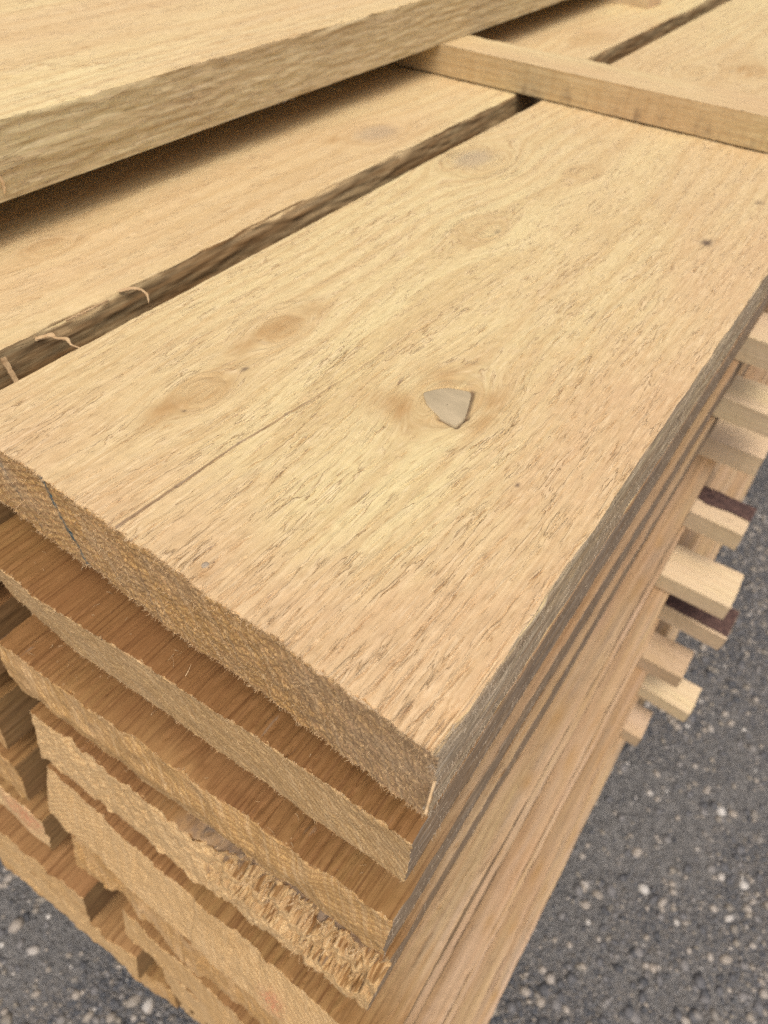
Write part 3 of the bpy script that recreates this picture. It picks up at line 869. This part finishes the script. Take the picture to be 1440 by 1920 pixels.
for k in range(10):
    xe, yc, bk, lb = ends[k]
    zt = -.075 * k - .05
    o = stick(lb, -.56, xe, yc, zt, .05 + (.002 * math.sin(k * 2.3) if k != 5 else .008), .025 - .0012 * (k % 3), seed=210 + k, tone=(.95, 1.05, 1.1, 1.12, 1.0, 1.08, .95, .72, 1.12, .85)[k],
              pink=(.7, .9, .7, .9, .5, .4, .6, 1., 1., .8)[k], yaw=math.radians((0, 1, -1, 1.5, -1, .5, -1.5, 1, -1, 0)[k]))
    if bk: bark_strip(o, .000, .12, -.0225 if k == 6 else -.002, .0240, 300 + k)

# ------------------------------------------------------------------ ground
g = N('gravelly_ground')
tc = g.new('ShaderNodeTexCoord').outputs['Object']
big = g.attr('dust')
mid = g.noise(tc, 60., 4, .6)
fin_ = g.noise(tc, 420., 3, .6)
def pebbles(scale, seedv):
    v = g.new('ShaderNodeTexVoronoi'); v.inputs['Scale'].default_value = scale; g.put(v.inputs['Vector'], tc)
    e = g.new('ShaderNodeTexVoronoi', feature='DISTANCE_TO_EDGE'); e.inputs['Scale'].default_value = scale; g.put(e.inputs['Vector'], tc)
    sc_ = g.new('ShaderNodeSeparateColor'); g.put(sc_.inputs[0], v.outputs['Color'])
    rmp = g.new('ShaderNodeValToRGB'); g.put(rmp.inputs[0], sc_.outputs[0])
    e_ = rmp.color_ramp.elements
    e_[0].position = 0; e_[0].color = (.075, .088, .108, 1); e_[1].position = 1; e_[1].color = (.40, .39, .37, 1)
    for p_, c_ in ((.3, (.13, .142, .162)), (.55, (.19, .19, .188)), (.75, (.23, .21, .18)), (.92, (.29, .275, .26))):
        q_ = e_.new(p_); q_.color = (*c_, 1)
    return rmp.outputs[0], e.outputs['Distance'], sc_.outputs[1]


ca, ea, ra = pebbles(150, 0)
cb, eb, rb = pebbles(380, 1)
dirt = g.mix(g.mapr(mid, .3, .7), (.155, .156, .154), (.275, .272, .26))
fine_ = g.mix(g.mapr(eb, .02, .12), (.115, .108, .10), cb)
big_on = g.math('MULTIPLY', g.mapr(ra, .30, .35), g.mapr(ea, .05, .12))
grit = g.mix(big_on, fine_, ca)
c = g.mix(g.mapr(g.math('ADD', big, g.math('MULTIPLY', g.math('SUBTRACT', mid, .5), .8)), .50, .95, 0, .8), grit, dirt)
c = g.mix(g.mapr(fin_, .4, .7, 0, .4), c, (.09, .09, .09))
g.put(g.b.inputs['Base Color'], c)
g.b.inputs['Roughness'].default_value = .9
hb = g.math('ADD', g.math('MULTIPLY', g.math('MULTIPLY', big_on, ea), 3.0), g.math('ADD', eb, g.math('MULTIPLY', mid, 1.0)))
bp = g.new('ShaderNodeBump'); bp.inputs['Distance'].default_value = .004
g.put(bp.inputs['Height'], hb); g.put(g.b.inputs['Normal'], bp.outputs[0])


def gh(x, y): return .006 * fbm(x * 5, y * 5, 70, 4)


ax_ = np.concatenate([-np.geomspace(2.5, 120, 14)[::-1], np.linspace(-2.4, 2.4, 260), np.geomspace(2.5, 120, 14)])
ay_ = np.concatenate([-np.geomspace(1.5, 120, 14)[::-1], np.linspace(-1.4, 3.4, 260), np.geomspace(3.5, 120, 14)])
GX, GY = np.meshgrid(ax_, ay_, indexing='ij')
near = np.exp(-((GX / 3) ** 4 + ((GY - 1) / 3) ** 4))
dust = lambda x, y: np.clip(.45 + 1.3 * fbm(x * 3.0 + 1.3, y * 3.0 + .6, 71, 3), 0, 1)
gme = mesh_from('ground', [(np.stack([GX, GY, gh(GX, GY) * near], -1), {'dust': dust(GX, GY)}, False)], ('dust',))
tag(link('ground', gme, g.m), kind='structure')

# stones pressed into it
t_ = (1 + 5 ** .5) / 2
ico = np.array([(-1, t_, 0), (1, t_, 0), (-1, -t_, 0), (1, -t_, 0), (0, -1, t_), (0, 1, t_), (0, -1, -t_), (0, 1, -t_), (t_, 0, -1), (t_, 0, 1), (-t_, 0, -1), (-t_, 0, 1)]) / math.sqrt(1 + t_ ** 2)
icf = np.array([(0, 11, 5), (0, 5, 1), (0, 1, 7), (0, 7, 10), (0, 10, 11), (1, 5, 9), (5, 11, 4), (11, 10, 2), (10, 7, 6), (7, 1, 8), (3, 9, 4), (3, 4, 2), (3, 2, 6), (3, 6, 8), (3, 8, 9), (4, 9, 5), (2, 4, 11), (6, 2, 10), (8, 6, 7), (9, 8, 1)])
rng = np.random.RandomState(11)
n = 90000
px_ = rng.uniform(-1.0, 1.5, n); py_ = rng.uniform(-.6, 2.2, n)
keep = dust(px_, py_) < rng.uniform(.1, 1.6, n)
inside = ((px_ > -.75) & (px_ < .04) & (py_ > -.02)) | ((px_ < -.2) & (py_ > .0)) | (py_ > 1.2 + px_)
keep &= ~inside
px_, py_ = px_[keep], py_[keep]; n = len(px_)
sz = .0013 + .0019 * rng.gamma(1.25, 1.0, n); sz = np.minimum(sz, .0085)
sc = np.stack([sz * rng.uniform(.8, 1.4, n), sz * rng.uniform(.7, 1.1, n), sz * rng.uniform(.3, .55, n)], -1)
th_ = rng.uniform(0, 6.28, n)
Vv = ico[None] * (1 + rng.uniform(-.2, .2, (n, 12, 1))) * sc[:, None, :]
cx_, sx_ = np.cos(th_)[:, None], np.sin(th_)[:, None]
Vr = np.stack([Vv[..., 0] * cx_ - Vv[..., 1] * sx_, Vv[..., 0] * sx_ + Vv[..., 1] * cx_, Vv[..., 2]], -1)
Vr += np.stack([px_, py_, gh(px_, py_) + sc[:, 2] * -.05], -1)[:, None, :]
Ff = (icf[None] + (np.arange(n) * 12)[:, None, None]).reshape(-1, 3)
sm = N('stones')
f = sm.attr('shade')
cr = sm.new('ShaderNodeValToRGB'); sm.put(cr.inputs[0], f)
els = cr.color_ramp.elements
els[0].position = 0; els[0].color = (.055, .060, .068, 1)
els[1].position = 1; els[1].color = (.50, .49, .46, 1)
for p_, c_ in ((.3, (.12, .122, .128)), (.5, (.19, .185, .18)), (.68, (.22, .20, .165)), (.82, (.30, .27, .23)), (.95, (.33, .305, .27))):
    e = els.new(p_); e.color = (*c_, 1)
sm.put(sm.b.inputs['Base Color'], cr.outputs[0]); sm.b.inputs['Roughness'].default_value = .65
pm = tri_mesh('gravel', Vr.reshape(-1, 3), Ff, True)
at_ = pm.attributes.new('shade', 'FLOAT', 'POINT')
at_.data.foreach_set('value', np.repeat(rng.rand(n), 12).astype(np.float32))
tag(link('gravel', pm, sm.m), kind='stuff')

# ------------------------------------------------------------------ shavings lying about
rng = np.random.RandomState(21)
fz = []
for _ in range(110):
    k = rng.choice([1, 2, 3]); x = rng.uniform(xl[k] + .01, xr[k] - .01)
    yb = ye[k] + yw[k] * (x - xr[k]) / (xl[k] - xr[k])
    y = yb + abs(rng.normal(0, .02)) + .002
    fz.append(((x, y, H - .075 * k + .001), np.array([rng.normal(), rng.normal(), .15]), rng.uniform(.001, .006), rng.uniform(.0001, .00025)))
sh = fibres('wood_shavings', fz, FIBRE, None, rng)
